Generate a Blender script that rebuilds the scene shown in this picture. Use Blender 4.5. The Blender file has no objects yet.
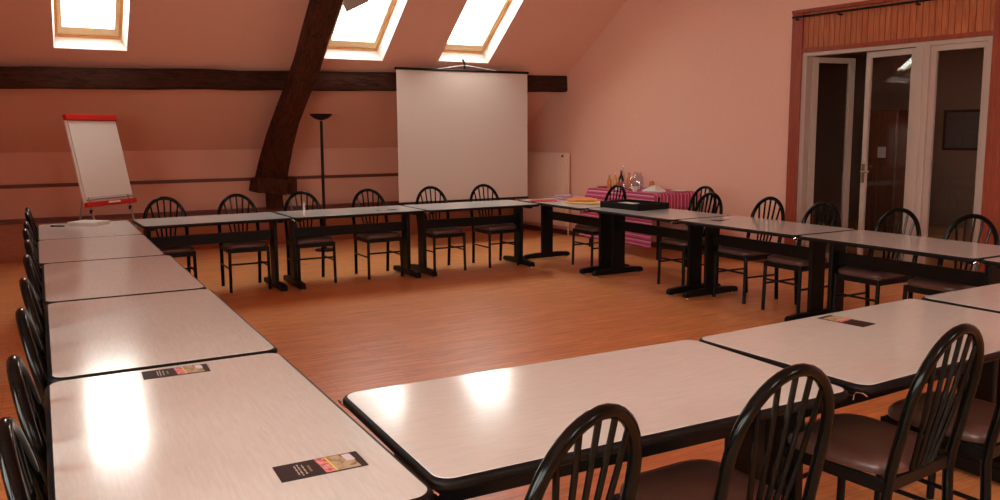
import bpy, bmesh, math, random
from mathutils import Vector, Matrix
R = math.radians
PI = math.pi
random.seed(7)
scene = bpy.context.scene
COL = scene.collection

# ------------------------------------------------------------------ materials
def new_mat(name):
    m = bpy.data.materials.new(name); m.use_nodes = True
    nt = m.node_tree
    return m, nt, nt.nodes['Principled BSDF'], nt.links
def plain(name, col, rough=.5, metal=0, spec=.5, bump=0, bscale=60, coat=0, var=0):
    m, nt, b, L = new_mat(name)
    b.inputs['Base Color'].default_value = (*col, 1)
    b.inputs['Roughness'].default_value = rough
    b.inputs['Metallic'].default_value = metal
    b.inputs['Specular IOR Level'].default_value = spec
    b.inputs['Coat Weight'].default_value = coat
    if bump or var:
        tc = nt.nodes.new('ShaderNodeTexCoord')
        n = nt.nodes.new('ShaderNodeTexNoise'); n.inputs['Scale'].default_value = bscale; n.inputs['Detail'].default_value = 5
        L.new(tc.outputs['Object'], n.inputs['Vector'])
    if bump:
        bp = nt.nodes.new('ShaderNodeBump'); bp.inputs['Strength'].default_value = bump; bp.inputs['Distance'].default_value = .01
        L.new(n.outputs['Fac'], bp.inputs['Height']); L.new(bp.outputs['Normal'], b.inputs['Normal'])
    if var:
        mx = nt.nodes.new('ShaderNodeMix'); mx.data_type = 'RGBA'
        mx.inputs[6].default_value = (*[c*(1-var) for c in col], 1); mx.inputs[7].default_value = (*[min(1, c*(1+var)) for c in col], 1)
        L.new(n.outputs['Fac'], mx.inputs[0]); L.new(mx.outputs[2], b.inputs['Base Color'])
    return m
def grain(name, c1, c2, scale=(2, 30, 30), rough=.4, bump=.1, coord='Object', dist=1.0, noise=4, spec=.5):
    m, nt, b, L = new_mat(name)
    tc = nt.nodes.new('ShaderNodeTexCoord'); mp = nt.nodes.new('ShaderNodeMapping')
    mp.inputs['Scale'].default_value = scale
    L.new(tc.outputs[coord], mp.inputs['Vector'])
    n = nt.nodes.new('ShaderNodeTexNoise'); n.inputs['Scale'].default_value = noise; n.inputs['Detail'].default_value = 6
    n.inputs['Distortion'].default_value = dist; L.new(mp.outputs[0], n.inputs['Vector'])
    r = nt.nodes.new('ShaderNodeValToRGB'); r.color_ramp.elements[0].color = (*c1, 1); r.color_ramp.elements[1].color = (*c2, 1)
    r.color_ramp.elements[0].position = .3; r.color_ramp.elements[1].position = .72
    L.new(n.outputs['Fac'], r.inputs[0]); L.new(r.outputs[0], b.inputs['Base Color'])
    b.inputs['Roughness'].default_value = rough; b.inputs['Specular IOR Level'].default_value = spec
    if bump:
        bp = nt.nodes.new('ShaderNodeBump'); bp.inputs['Strength'].default_value = bump; bp.inputs['Distance'].default_value = .005
        L.new(n.outputs['Fac'], bp.inputs['Height']); L.new(bp.outputs['Normal'], b.inputs['Normal'])
    return m

def floor_material():
    m, nt, b, L = new_mat('oiled_strip_parquet')
    tc = nt.nodes.new('ShaderNodeTexCoord')
    br = nt.nodes.new('ShaderNodeTexBrick')
    br.inputs['Scale'].default_value = 1; br.inputs['Brick Width'].default_value = .75; br.inputs['Row Height'].default_value = .07
    br.inputs['Mortar Size'].default_value = .0012; br.inputs['Mortar Smooth'].default_value = .2; br.inputs['Bias'].default_value = 0
    br.inputs['Color1'].default_value = (.74, .32, .115, 1); br.inputs['Color2'].default_value = (.66, .27, .095, 1)
    br.inputs['Mortar'].default_value = (.30, .10, .035, 1); br.offset_frequency = 2; br.offset = .37
    L.new(tc.outputs['Object'], br.inputs['Vector'])
    mp = nt.nodes.new('ShaderNodeMapping'); mp.inputs['Scale'].default_value = (1.2, 14, 1)
    L.new(tc.outputs['Object'], mp.inputs['Vector'])
    n = nt.nodes.new('ShaderNodeTexNoise'); n.inputs['Scale'].default_value = 3; n.inputs['Detail'].default_value = 6; n.inputs['Distortion'].default_value = .6
    L.new(mp.outputs[0], n.inputs['Vector'])
    rr = nt.nodes.new('ShaderNodeMapRange'); rr.inputs[1].default_value = .3; rr.inputs[2].default_value = .7
    rr.inputs[3].default_value = .8; rr.inputs[4].default_value = 1.25
    L.new(n.outputs['Fac'], rr.inputs[0])
    mu = nt.nodes.new('ShaderNodeVectorMath'); mu.operation = 'SCALE'
    L.new(br.outputs['Color'], mu.inputs[0]); L.new(rr.outputs[0], mu.inputs['Scale'])
    L.new(mu.outputs[0], b.inputs['Base Color'])
    b.inputs['Roughness'].default_value = .36; b.inputs['Specular IOR Level'].default_value = .5
    bp = nt.nodes.new('ShaderNodeBump'); bp.inputs['Strength'].default_value = .12; bp.inputs['Distance'].default_value = .004
    L.new(n.outputs['Fac'], bp.inputs['Height']); L.new(bp.outputs['Normal'], b.inputs['Normal'])
    return m
def glass_material(name, tint=(1, 1, 1), gl=1.0, f0=.08):
    m = bpy.data.materials.new(name); m.use_nodes = True; nt = m.node_tree; nt.nodes.clear(); L = nt.links
    o = nt.nodes.new('ShaderNodeOutputMaterial'); mix = nt.nodes.new('ShaderNodeMixShader')
    t = nt.nodes.new('ShaderNodeBsdfTransparent'); t.inputs[0].default_value = (*tint, 1)
    g = nt.nodes.new('ShaderNodeBsdfGlossy'); g.inputs['Roughness'].default_value = .0; g.inputs[0].default_value = (gl, gl, gl, 1)
    lw = nt.nodes.new('ShaderNodeLayerWeight'); lw.inputs[0].default_value = .5
    pw = nt.nodes.new('ShaderNodeMath'); pw.operation = 'POWER'; pw.inputs[1].default_value = 5
    f = nt.nodes.new('ShaderNodeMath'); f.operation = 'MULTIPLY_ADD'; f.inputs[1].default_value = .92; f.inputs[2].default_value = f0
    L.new(lw.outputs['Facing'], pw.inputs[0]); L.new(pw.outputs[0], f.inputs[0])
    L.new(f.outputs[0], mix.inputs[0]); L.new(t.outputs[0], mix.inputs[1]); L.new(g.outputs[0], mix.inputs[2]); L.new(mix.outputs[0], o.inputs[0])
    return m
def stripe_cloth():
    m, nt, b, L = new_mat('woven_pink_stripes')
    tc = nt.nodes.new('ShaderNodeTexCoord'); sp = nt.nodes.new('ShaderNodeSeparateXYZ')
    L.new(tc.outputs['UV'], sp.inputs[0])
    ml = nt.nodes.new('ShaderNodeMath'); ml.operation = 'MULTIPLY'; ml.inputs[1].default_value = 9.0
    fr = nt.nodes.new('ShaderNodeMath'); fr.operation = 'FRACT'
    L.new(sp.outputs[0], ml.inputs[0]); L.new(ml.outputs[0], fr.inputs[0])
    r = nt.nodes.new('ShaderNodeValToRGB'); cr = r.color_ramp; cr.interpolation = 'CONSTANT'
    cols = [(0, (.50, .045, .14)), (.22, (.66, .26, .32)), (.34, (.50, .05, .16)), (.5, (.24, .02, .10)), (.58, (.58, .10, .20)), (.74, (.72, .40, .42)), (.82, (.33, .02, .09))]
    cr.elements[0].position = 0; cr.elements[0].color = (*cols[0][1], 1)
    cr.elements[1].position = cols[1][0]; cr.elements[1].color = (*cols[1][1], 1)
    for p, c in cols[2:]:
        e = cr.elements.new(p); e.color = (*c, 1)
    L.new(fr.outputs[0], r.inputs[0]); L.new(r.outputs[0], b.inputs['Base Color'])
    b.inputs['Roughness'].default_value = .85
    return m
def leaflet_photo(name, cols, sc):
    m, nt, b, L = new_mat(name)
    tc = nt.nodes.new('ShaderNodeTexCoord'); n = nt.nodes.new('ShaderNodeTexNoise'); n.inputs['Scale'].default_value = sc; n.inputs['Detail'].default_value = 3
    L.new(tc.outputs['Object'], n.inputs['Vector'])
    r = nt.nodes.new('ShaderNodeValToRGB'); cr = r.color_ramp
    cr.elements[0].position = .32; cr.elements[0].color = (*cols[0], 1); cr.elements[1].position = .68; cr.elements[1].color = (*cols[-1], 1)
    for i, c in enumerate(cols[1:-1]):
        e = cr.elements.new(.32 + .36*(i+1)/(len(cols)-1)); e.color = (*c, 1)
    L.new(n.outputs['Fac'], r.inputs[0]); L.new(r.outputs[0], b.inputs['Base Color']); b.inputs['Roughness'].default_value = .6; b.inputs['Specular IOR Level'].default_value = .2
    return m

M = {}
M['wall'] = plain('salmon_wall_paint', (.72, .415, .315), .75, bump=.15, bscale=25, var=.04)
M['plaster_white'] = plain('white_reveal_paint', (.86, .80, .76), .6)
M['floor'] = floor_material()
M['timber'] = grain('old_oak_timber', (.016, .006, .0035), (.070, .024, .014), (2, 14, 14), .8, .6, noise=3, spec=.15)
M['timber_y'] = grain('old_oak_timber_lengthwise', (.016, .006, .003), (.10, .030, .014), (14, 2.5, 3), .8, .6, noise=3, spec=.15)
M['rail'] = grain('dark_red_stained_rail', (.10, .022, .012), (.17, .04, .02), (2, 20, 20), .5, .1)
M['plinthwood'] = grain('orange_brown_boarding', (.30, .095, .034), (.42, .14, .05), (1.5, 20, 20), .45, .1)
M['redwood'] = grain('red_brown_varnished_wood', (.20, .035, .016), (.32, .065, .028), (12, 12, 1.2), .38, .1)
M['clad'] = grain('red_cedar_cladding', (.30, .075, .026), (.47, .15, .055), (10, 10, 1.0), .42, .1, noise=3)
M['pine'] = grain('varnished_pine', (.62, .26, .07), (.80, .42, .14), (3, 20, 20), .35, 0)
M['palepine'] = grain('pale_lacquered_pine', (.80, .62, .34), (.90, .74, .46), (3, 20, 20), .35, 0)  # sash pine, with the backlight put into its paler colour
M['pvc'] = plain('beige_painted_joinery', (.44, .35, .29), .45)
M['laminate'] = grain('pale_grey_laminate', (.60, .655, .635), (.68, .735, .71), (2.5, 26, 1), .14, .006, dist=.8, spec=.34)
M['edge'] = plain('black_rubber_edging', (.006, .0055, .0055), .45, spec=.15, bump=.05)
M['blacksteel'] = plain('black_powder_coated_steel', (.0045, .0045, .0045), .42, spec=.2, bump=.05, bscale=200)
M['gloss'] = plain('glossy_black_enamel', (.0025, .003, .0025), .15, spec=.15)
M['matblack'] = plain('black_painted_wood', (.008, .007, .007), .5, spec=.2)
M['vinyl'] = plain('brown_vinyl', (.085, .042, .033), .34, bump=.12, bscale=45, var=.25)
M['chrome'] = plain('chrome', (.75, .73, .7), .2, 1)
M['screen'] = plain('matte_white_screen_fabric', (.60, .52, .47), .85)
M['paper'] = plain('white_paper', (.72, .68, .64), .7)
M['whiteplastic'] = plain('white_plastic', (.75, .72, .68), .4)
M['red'] = plain('red_plastic', (.50, .018, .012), .5, spec=.25)
M['greymetal'] = plain('grey_metal', (.35, .33, .32), .4, .6)
M['radiator'] = plain('cream_enamel', (.80, .58, .46), .45)
M['glass'] = glass_material('window_glass')
M['skyglass'] = glass_material('skylight_glass')
M['doorglass'] = glass_material('door_glass', (.88, .86, .84), 1.0, .05)
M['clearglass'] = glass_material('clear_tableware_glass', (.90, .90, .92), 1.0)
M['cloth'] = stripe_cloth()
M['card'] = plain('dark_brown_card', (.035, .022, .022), .6, spec=.15)
M['cardprint'] = plain('pale_print', (.55, .5, .45), .5)
M['gold'] = plain('ochre_print', (.35, .22, .06), .5)
M['yellowline'] = plain('yellow_print', (.75, .65, .10), .5)
M['pinkphoto'] = leaflet_photo('flower_photo_print', [(.05, .02, .02), (.6, .12, .16), (.75, .35, .35), (.3, .25, .12)], 55)
M['housephoto'] = leaflet_photo('house_photo_print', [(.10, .12, .04), (.35, .30, .14), (.5, .38, .30), (.42, .40, .22)], 45)
M['skyprint'] = plain('pale_sky_print', (.62, .62, .72), .4)
M['orange'] = plain('orange_card', (.80, .30, .06), .6)
M['yellow'] = plain('yellow_card', (.85, .60, .20), .6)
M['pinkpaper'] = plain('pink_paper', (.62, .25, .30), .7)
M['mauve'] = plain('mauve_paper', (.38, .24, .32), .7)
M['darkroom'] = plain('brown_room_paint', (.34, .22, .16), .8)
M['wine'] = plain('dark_bottle_glass', (.012, .01, .008), .08, coat=.5)
M['winered'] = plain('red_label', (.35, .03, .03), .5)
M['amber'] = plain('amber_juice_bottle', (.55, .17, .03), .15)
M['amber2'] = plain('orange_juice_bottle', (.62, .28, .08), .15)
M['brass'] = plain('dull_brass', (.30, .20, .10), .35, .9)
M['picture'] = plain('grey_blue_picture', (.10, .13, .13), .5, var=.4, bscale=9)
M['blind'] = plain('grey_blind_fabric', (.34, .27, .23), .8)
M['brownwood'] = grain('brown_cupboard_wood', (.12, .04, .02), (.20, .07, .03), (12, 12, 1.5), .4, .1)

# ------------------------------------------------------------------ mesh helpers
def B(): return bmesh.new()
def box(bm, c, s, rot=None):
    m = Matrix.Translation(Vector(c))
    if rot: m = m @ rot
    r = bmesh.ops.create_cube(bm, size=1, matrix=m @ Matrix.Diagonal((*s, 1)))
    return r['verts']
def hexa(bm, p):   # 8 corners: bottom 4 ccw, top 4
    v = [bm.verts.new(Vector(q)) for q in p]
    for f in ((3, 2, 1, 0), (4, 5, 6, 7), (0, 1, 5, 4), (1, 2, 6, 5), (2, 3, 7, 6), (3, 0, 4, 7)):
        bm.faces.new([v[i] for i in f])
def tube(bm, pts, r, seg=10, closed=False, ry=None):
    pts = [Vector(p) for p in pts]; n = len(pts); rings = []
    rr = r if isinstance(r, (list, tuple)) else [r]*n
    def tan(i):
        if closed: return (pts[(i+1) % n]-pts[i-1]).normalized()
        return (pts[min(i+1, n-1)]-pts[max(i-1, 0)]).normalized()
    t = tan(0); up = Vector((0, 0, 1)) if abs(t.z) < .9 else Vector((0, 1, 0))
    u = t.cross(up).normalized()
    for i in range(n):
        t = tan(i); u = (u - t*u.dot(t)).normalized(); w = t.cross(u)
        rings.append([bm.verts.new(pts[i] + (u*math.cos(2*PI*k/seg) + w*math.sin(2*PI*k/seg))*rr[i]) for k in range(seg)])
    m = n if closed else n-1
    for i in range(m):
        a, b = rings[i], rings[(i+1) % n]
        for k in range(seg):
            bm.faces.new((a[k], a[(k+1) % seg], b[(k+1) % seg], b[k]))
    if not closed:
        bm.faces.new(rings[0][::-1]); bm.faces.new(rings[-1])
def lathe(bm, prof, seg=24, c=(0, 0, 0)):
    rings = []
    for r, z in prof:
        if r < 1e-5: rings.append([bm.verts.new((c[0], c[1], c[2]+z))])
        else: rings.append([bm.verts.new((c[0]+r*math.cos(2*PI*k/seg), c[1]+r*math.sin(2*PI*k/seg), c[2]+z)) for k in range(seg)])
    for a, b in zip(rings, rings[1:]):
        for k in range(seg):
            k2 = (k+1) % seg
            if len(a) == 1 and len(b) == 1: continue
            if len(a) == 1: bm.faces.new((a[0], b[k2], b[k]))
            elif len(b) == 1: bm.faces.new((a[k], a[k2], b[0]))
            else: bm.faces.new((a[k], a[k2], b[k2], b[k]))
def prism(bm, pts, z0, z1):
    a = [bm.verts.new((x, y, z0)) for x, y in pts]; b = [bm.verts.new((x, y, z1)) for x, y in pts]
    n = len(pts)
    bm.faces.new(a[::-1]); bm.faces.new(b)
    for i in range(n): bm.faces.new((a[i], a[(i+1) % n], b[(i+1) % n], b[i]))
def rrect(w, h, r, seg=6):
    o = []
    for cx, cy, a0 in ((w/2-r, h/2-r, 0), (-w/2+r, h/2-r, 90), (-w/2+r, -h/2+r, 180), (w/2-r, -h/2+r, 270)):
        for k in range(seg+1):
            a = R(a0+90*k/seg); o.append((cx+r*math.cos(a), cy+r*math.sin(a)))
    return o
def obj(name, bm, mat, parent=None, smooth=False, bevel=0, loc=None, rotz=None):
    bmesh.ops.recalc_face_normals(bm, faces=bm.faces)
    me = bpy.data.meshes.new(name); bm.to_mesh(me); bm.free()
    if smooth:
        for p in me.polygons: p.use_smooth = True
        try: me.set_sharp_from_angle(angle=R(40))
        except Exception: pass
    me.materials.append(M[mat] if isinstance(mat, str) else mat)
    o = bpy.data.objects.new(name, me); COL.objects.link(o)
    if parent: o.parent = parent
    if loc is not None: o.location = loc
    if rotz is not None: o.rotation_euler = (0, 0, rotz)
    if bevel:
        b = o.modifiers.new('bevel', 'BEVEL'); b.width = bevel; b.segments = 2; b.limit_method = 'ANGLE'
    return o
def tag(o, label, cat, group=None):
    o['label'] = label; o['category'] = cat
    if group: o['group'] = group
    return o
def thing(name, label, cat, loc=(0, 0, 0), rotz=0, group=None):
    o = bpy.data.objects.new(name, None); COL.objects.link(o); o.empty_display_size = .1
    o.location = loc; o.rotation_euler = (0, 0, rotz)
    return tag(o, label, cat, group)
def struct(name, bm=None, mat=None, smooth=False, bevel=0):
    if bm is None:
        o = bpy.data.objects.new(name, None); COL.objects.link(o)
    else: o = obj(name, bm, mat, smooth=smooth, bevel=bevel)
    o['kind'] = 'structure'
    return o
def dup(root, label, loc, rotz, group):
    r = root.copy(); COL.objects.link(r); r.location = loc; r.rotation_euler = (0, 0, rotz)
    r['label'] = label; r['group'] = group
    for ch in list(root.children):
        c = ch.copy(); COL.objects.link(c); c.parent = r
        for g in list(ch.children):
            d = g.copy(); COL.objects.link(d); d.parent = c
    return r

# ------------------------------------------------------------------ camera
yaw, pitch, roll, FL, CY, CH = .512, .1245, -.0056, 817.5, 236.0, 1.539
f = Vector((math.sin(yaw)*math.cos(pitch), math.cos(yaw)*math.cos(pitch), -math.sin(pitch)))
r0 = Vector((math.cos(yaw), -math.sin(yaw), 0)); u0 = r0.cross(f)
rt = r0*math.cos(roll) + u0*math.sin(roll); up = u0*math.cos(roll) - r0*math.sin(roll)
cam = bpy.data.cameras.new('camera'); co = bpy.data.objects.new('camera', cam); COL.objects.link(co)
cam.sensor_fit = 'HORIZONTAL'; cam.sensor_width = 36; cam.lens = FL/1000*36
cam.shift_y = (CY-250)/1000.0
cam.clip_end = 200
mw = Matrix.Identity(4)
for i in range(3):
    mw[i][0] = rt[i]; mw[i][1] = up[i]; mw[i][2] = -f[i]; mw[i][3] = (0, 0, CH)[i]
co.matrix_world = mw
scene.camera = co

# ------------------------------------------------------------------ room shell
YK, ZK, T = 11.75, 1.34, .755          # knee wall position, its height, roof slope
YF = -4.6                               # front knee wall (behind the camera)
ZC = 3.75                               # flat ceiling
XL = -2.6
SL = math.atan(T); cs, sn = math.cos(SL), math.sin(SL)
WA = R(7)                               # the right wall runs at an angle
W0 = Vector((7.0, 10.19, 0)); WT = Vector((math.sin(WA), -math.cos(WA), 0)); WN = Vector((-math.cos(WA), -math.sin(WA), 0))
def wallx(y): return W0.x + (W0.y-y)*math.tan(WA)
def wp(s, n, z): return W0 + WT*s + WN*n + Vector((0, 0, z))      # along the wall, out of the wall into the room, up
def wbox(bm, s0, s1, n0, n1, z0, z1):
    hexa(bm, [wp(s0, n0, z0), wp(s1, n0, z0), wp(s1, n1, z0), wp(s0, n1, z0), wp(s0, n0, z1), wp(s1, n0, z1), wp(s1, n1, z1), wp(s0, n1, z1)])
XR = 14.5                               # floor reaches under the neighbouring room

bm = B(); box(bm, ((XL+XR)/2, (YK+YF)/2, -.05), (XR-XL+.4, YK-YF+.6, .1)); struct('floor', bm, 'floor')
bm = B(); box(bm, ((XL+9)/2-1, YK+.1, ZK/2), (9-XL+2, .2, ZK+.04)); struct('wall_back', bm, 'wall')
bm = B(); box(bm, ((XL+9)/2, YF-.1, ZK/2), (9.6-XL+2, .2, ZK)); struct('wall_front', bm, 'wall')
bm = B()
GW_FILL = [(-4.1, -2.2), (-1.7, .2), (.7, 2.6)]; GZ0, GZ1 = .9, 2.6
ys = [YF] + [v for g in GW_FILL for v in g] + [YK]
for a, b in zip(ys[::2], ys[1::2]): box(bm, (XL-.1, (a+b)/2, 1.95), (.2, b-a, 3.9))
for a, b in GW_FILL: box(bm, (XL-.1, (a+b)/2, GZ0/2), (.2, b-a, GZ0)); box(bm, (XL-.1, (a+b)/2, (GZ1+3.9)/2), (.2, b-a, 3.9-GZ1))
struct('wall_left', bm, 'wall')
for k, (a, b) in enumerate(GW_FILL):          # casement windows added in the unseen left gable for fill daylight
    root = struct('window_%d' % (11+k))
    bm = B(); x = XL-.12
    for y0_, y1_, z0_, z1_ in ((a, b, GZ0, GZ0+.06), (a, b, GZ1-.06, GZ1), (a, a+.06, GZ0+.06, GZ1-.06), (b-.06, b, GZ0+.06, GZ1-.06), ((a+b)/2-.05, (a+b)/2+.05, GZ0+.06, GZ1-.06)):
        box(bm, (x, (y0_+y1_)/2, (z0_+z1_)/2), (.06, y1_-y0_, z1_-z0_))
    obj('window_frame', bm, 'pvc', root)
    bm = B(); bm.faces.new([bm.verts.new((x, y_, z_)) for y_, z_ in ((a+.05, GZ0+.05), (b-.05, GZ0+.05), (b-.05, GZ1-.05), (a+.05, GZ1-.05))]); obj('window_pane', bm, 'skyglass', root)
    la = bpy.data.lights.new('window_portal', 'AREA'); la.shape = 'RECTANGLE'; la.size = b-a; la.size_y = GZ1-GZ0; la.cycles.is_portal = True
    lo = bpy.data.objects.new('window_portal', la); COL.objects.link(lo); lo.location = (XL-.19, (a+b)/2, (GZ0+GZ1)/2)
    lo.rotation_euler = Vector((1, 0, 0)).to_track_quat('-Z', 'Z').to_euler()
# right wall with the opening of the glazed door
S_A, S_B, Z_H = 3.74, 5.90, 2.82
bm = B()
wbox(bm, -1.75, S_A, -.22, 0, 0, 3.9); wbox(bm, S_B, 15.2, -.22, 0, 0, 3.9); wbox(bm, S_A, S_B, -.22, 0, Z_H, 3.9)
struct('wall_right', bm, 'wall')

# sloping ceilings with the skylight openings, one mesh with the flat part
def slope_pt(x, s, d=0, side=0):   # s: distance up the slope from the knee, d: outward depth
    if side == 0: return Vector((x, YK - cs*s + sn*d, ZK + sn*s + cs*d))
    return Vector((x, YF + cs*s - sn*d, ZK + sn*s + cs*d))
STOP = (ZC-ZK)/sn
def s_of_z(z): return (z-ZK)/sn
SB = s_of_z(2.482)
SKY = [(.225, .95, SB+.01, SB+1.36), (3.22, 4.0, SB+.02, SB+1.38), (4.79, 5.555, SB+.06, SB+1.42)]
SKY_FILL = [(1.4, 2.4, SB, SB+1.5), (4.4, 5.4, SB, SB+1.5)]  # skylights added in the unseen front slope to give fill daylight
def slope_mesh(bm, xs0, xs1, holes, side):
    xs = sorted({xs0, xs1} | {h[0] for h in holes} | {h[1] for h in holes})
    ss = sorted({-.15, STOP+.02} | {h[2] for h in holes} | {h[3] for h in holes})
    for a, b in zip(xs, xs[1:]):
        for c, d in zip(ss, ss[1:]):
            if any(h[0] < (a+b)/2 < h[1] and h[2] < (c+d)/2 < h[3] for h in holes): continue
            v = [bm.verts.new(slope_pt(x, s, 0, side)) for x, s in ((a, c), (b, c), (b, d), (a, d))]
            bm.faces.new(v)
            v = [bm.verts.new(slope_pt(x, s, .26, side)) for x, s in ((a, c), (b, c), (b, d), (a, d))]
            bm.faces.new(v[::-1])
bm = B()
slope_mesh(bm, XL-.1, 7.45, SKY, 0); slope_mesh(bm, XL-.1, 9.2, SKY_FILL, 1)
y0, y1 = YF + cs*STOP, YK - cs*STOP
box(bm, ((XL+9.2)/2, (y0+y1)/2, ZC+.05), (9.3-XL, y1-y0+.3, .1))
struct('ceiling', bm, 'wall')

def skylight(n, h, side, blind=False):
    x0, x1, s0, s1 = h
    P = lambda x, s, d: slope_pt(x, s, d, side)
    root = struct('window_%d' % n)
    D = .15; ix0, ix1, is0, is1 = x0+.022, x1-.045, s0+.02, s1-.02
    bm = B()
    o = [(x0, s0), (x1, s0), (x1, s1), (x0, s1)]; i_ = [(ix0, is0), (ix1, is0), (ix1, is1), (ix0, is1)]
    for k in range(4):
        a, b = o[k], o[(k+1) % 4]; c, d = i_[(k+1) % 4], i_[k]
        e = .02
        bm.faces.new([bm.verts.new(P(*q)) for q in ((a[0], a[1], 0), (b[0], b[1], 0), (c[0], c[1], D), (d[0], d[1], D))])
    obj('window_reveal', bm, 'plaster_white', root)
    def ring(bm, a0, a1, b0, b1, w, d0, d1, wb=None):
        wb = wb or w
        for q0, q1, t0, t1 in ((a0, a1, b0, b0+wb), (a0, a1, b1-w, b1), (a0, a0+w, b0+wb, b1-w), (a1-w, a1, b0+wb, b1-w)):
            hexa(bm, [P(q0, t0, d0), P(q1, t0, d0), P(q1, t1, d0), P(q0, t1, d0), P(q0, t0, d1), P(q1, t0, d1), P(q1, t1, d1), P(q0, t1, d1)])
    bm = B(); ring(bm, ix0-.03, ix1+.03, is0-.03, is1+.03, .055, D-.005, D+.05); obj('window_frame', bm, 'pine', root)
    bm = B(); ring(bm, ix0+.02, ix1-.02, is0+.02, is1-.02, .05, D+.012, D+.06, .12); sash = obj('window_sash', bm, 'palepine', root)
    bm = B()
    g = (ix0+.065, ix1-.065, is0+.135, is1-.065)
    bm.faces.new([bm.verts.new(P(*q)) for q in ((g[0], g[2], D+.04), (g[1], g[2], D+.04), (g[1], g[3], D+.04), (g[0], g[3], D+.04))])
    obj('window_pane', bm, 'skyglass', sash)
    if blind:     # the lower corner of a grey roller blind hangs into the pane
        bm = B()
        q = [(3.29, is0+.78), (3.37, is0+.66), (3.60, is0+.86), (3.60, is1-.1), (3.29, is1-.1)]
        lo = [bm.verts.new(P(x, s, D-.02)) for x, s in q]; hi = [bm.verts.new(P(x, s, D-.012)) for x, s in q]
        bm.faces.new(lo); bm.faces.new(hi[::-1])
        for k in range(5): bm.faces.new((lo[k], lo[(k+1) % 5], hi[(k+1) % 5], hi[k]))
        obj('roller_blind', bm, 'blind', root)
    la = bpy.data.lights.new('skylight_portal', 'AREA'); la.shape = 'RECTANGLE'; la.size = ix1-ix0+.1; la.size_y = is1-is0+.1
    la.cycles.is_portal = True
    lo = bpy.data.objects.new('skylight_portal', la); COL.objects.link(lo)
    c = P((ix0+ix1)/2, (is0+is1)/2, D+.09); lo.location = c
    nin = P(0, 0, 0) - P(0, 0, 1)
    lo.rotation_euler = nin.to_track_quat('-Z', 'Y').to_euler()
    return root
skylight(1, SKY[0], 0); skylight(2, SKY[1], 0, blind=True); skylight(3, SKY[2], 0)
for k, h in enumerate(SKY_FILL): skylight(4+k, h, 1)

# rails and boarding along the knee wall
xe = wallx(YK)
bm = B(); box(bm, ((XL+xe)/2, YK-.012, .925), (xe-XL, .024, .045)); struct('trim_1', bm, 'rail')
bm = B(); box(bm, ((XL+xe)/2, YK-.075, .235), (xe-XL, .15, .47)); struct('baseboard_back', bm, 'plinthwood')
bm = B(); box(bm, ((XL+xe)/2, YK-.085, .495), (xe-XL, .17, .05)); struct('trim_2', bm, 'rail')
bm = B(); wbox(bm, -1.4, 3.60, 0, .015, 0, .07); wbox(bm, 6.1, 15, 0, .015, 0, .07); struct('baseboard_right', bm, 'rail')

# ------------------------------------------------------------------ roof timbers
def rough_bar(bm, pts, w, h, side, jit=.008, cap=True):
    pts = [Vector(p) for p in pts]; rings = []; n = len(pts)
    side = Vector(side)
    for i, p in enumerate(pts):
        t = (pts[min(i+1, n-1)]-pts[max(i-1, 0)]).normalized(); v = t.cross(side).normalized()
        ring = []
        ch = .16
        for a, b in ((-1, -1+ch), (-1+ch, -1), (1-ch, -1), (1, -1+ch), (1, 1-ch), (1-ch, 1), (-1+ch, 1), (-1, 1-ch)):
            wi = w[i] if isinstance(w, (list, tuple)) else w
            ring.append(bm.verts.new(p + side*(a*wi/2+random.uniform(-jit, jit)) + v*(b*h/2+random.uniform(-jit, jit))))
        rings.append(ring)
    for a, b in zip(rings, rings[1:]):
        for k in range(8): bm.faces.new((a[k], a[(k+1) % 8], b[(k+1) % 8], b[k]))
    bm.faces.new(rings[0][::-1]); bm.faces.new(rings[-1])
bm = B(); rough_bar(bm, [(XL+i*(7.01-XL)/28, 10.44+.006*math.sin(i*.9), 2.14+.135*i/28+.006*math.sin(i*1.7)) for i in range(29)], .20, .235, (0, 1, 0))
tag(obj('roof_purlin', bm, 'timber', smooth=True), 'long dark oak beam running level across the sloping ceiling below the skylights', 'beam')
st = thing('roof_truss_leg', 'dark leaning oak truss timber rising from the low back wall past the middle skylight', 'beam', (2.83, 11.45, .52))
def rel(p): return (p[0]-2.83, p[1]-11.45, p[2]-.52)
bm = B(); rough_bar(bm, [rel(p) for p in [(2.79, 11.52, .82), (2.80, 11.27, 1.16), (2.82, 11.00, 1.47), (2.84, 10.6, 1.79), (2.84, 10.2, 2.05), (2.84, 9.72, 2.36), (2.84, 9.3, 2.68), (2.84, 8.88, 2.99), (2.84, 8.3, 3.42), (2.84, 7.95, 3.7)]], [.40, .36, .32, .28, .26, .27, .28, .28, .28, .28], .24, (1, 0, 0), .01)
obj('strut', bm, 'timber_y', st, smooth=True)
bm = B(); rough_bar(bm, [rel(p) for p in [(2.83, 11.44, .52), (2.83, 11.45, .66), (2.84, 11.47, .80)]], .2, .2, (1, 0, 0), .006)
obj('foot_post', bm, 'timber_y', st, smooth=True)
bm = B(); rough_bar(bm, [rel(p) for p in [(2.74, 11.10, .85), (2.74, 11.3, .84), (2.74, 11.62, .83)]], .40, .2, (1, 0, -.13), .01)
obj('clasp_block', bm, 'timber_y', st, smooth=True)
bm = B(); rough_bar(bm, [rel(p) for p in [(3.03, 11.22, .84), (3.03, 11.35, .84), (3.03, 11.62, .84)]], .14, .22, (1, 0, 0), .008)
obj('clasp_block', bm, 'timber_y', st, smooth=True)
bm = B(); rough_bar(bm, [rel(p) for p in [(2.665, 9.25, 3.14), (2.665, 8.2, 3.14), (2.665, 6.9, 3.14), (2.665, 4, 3.14)]], .09, .2, (1, 0, 0), .006)
obj('collar_tie', bm, 'timber_y', st, smooth=True)

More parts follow.
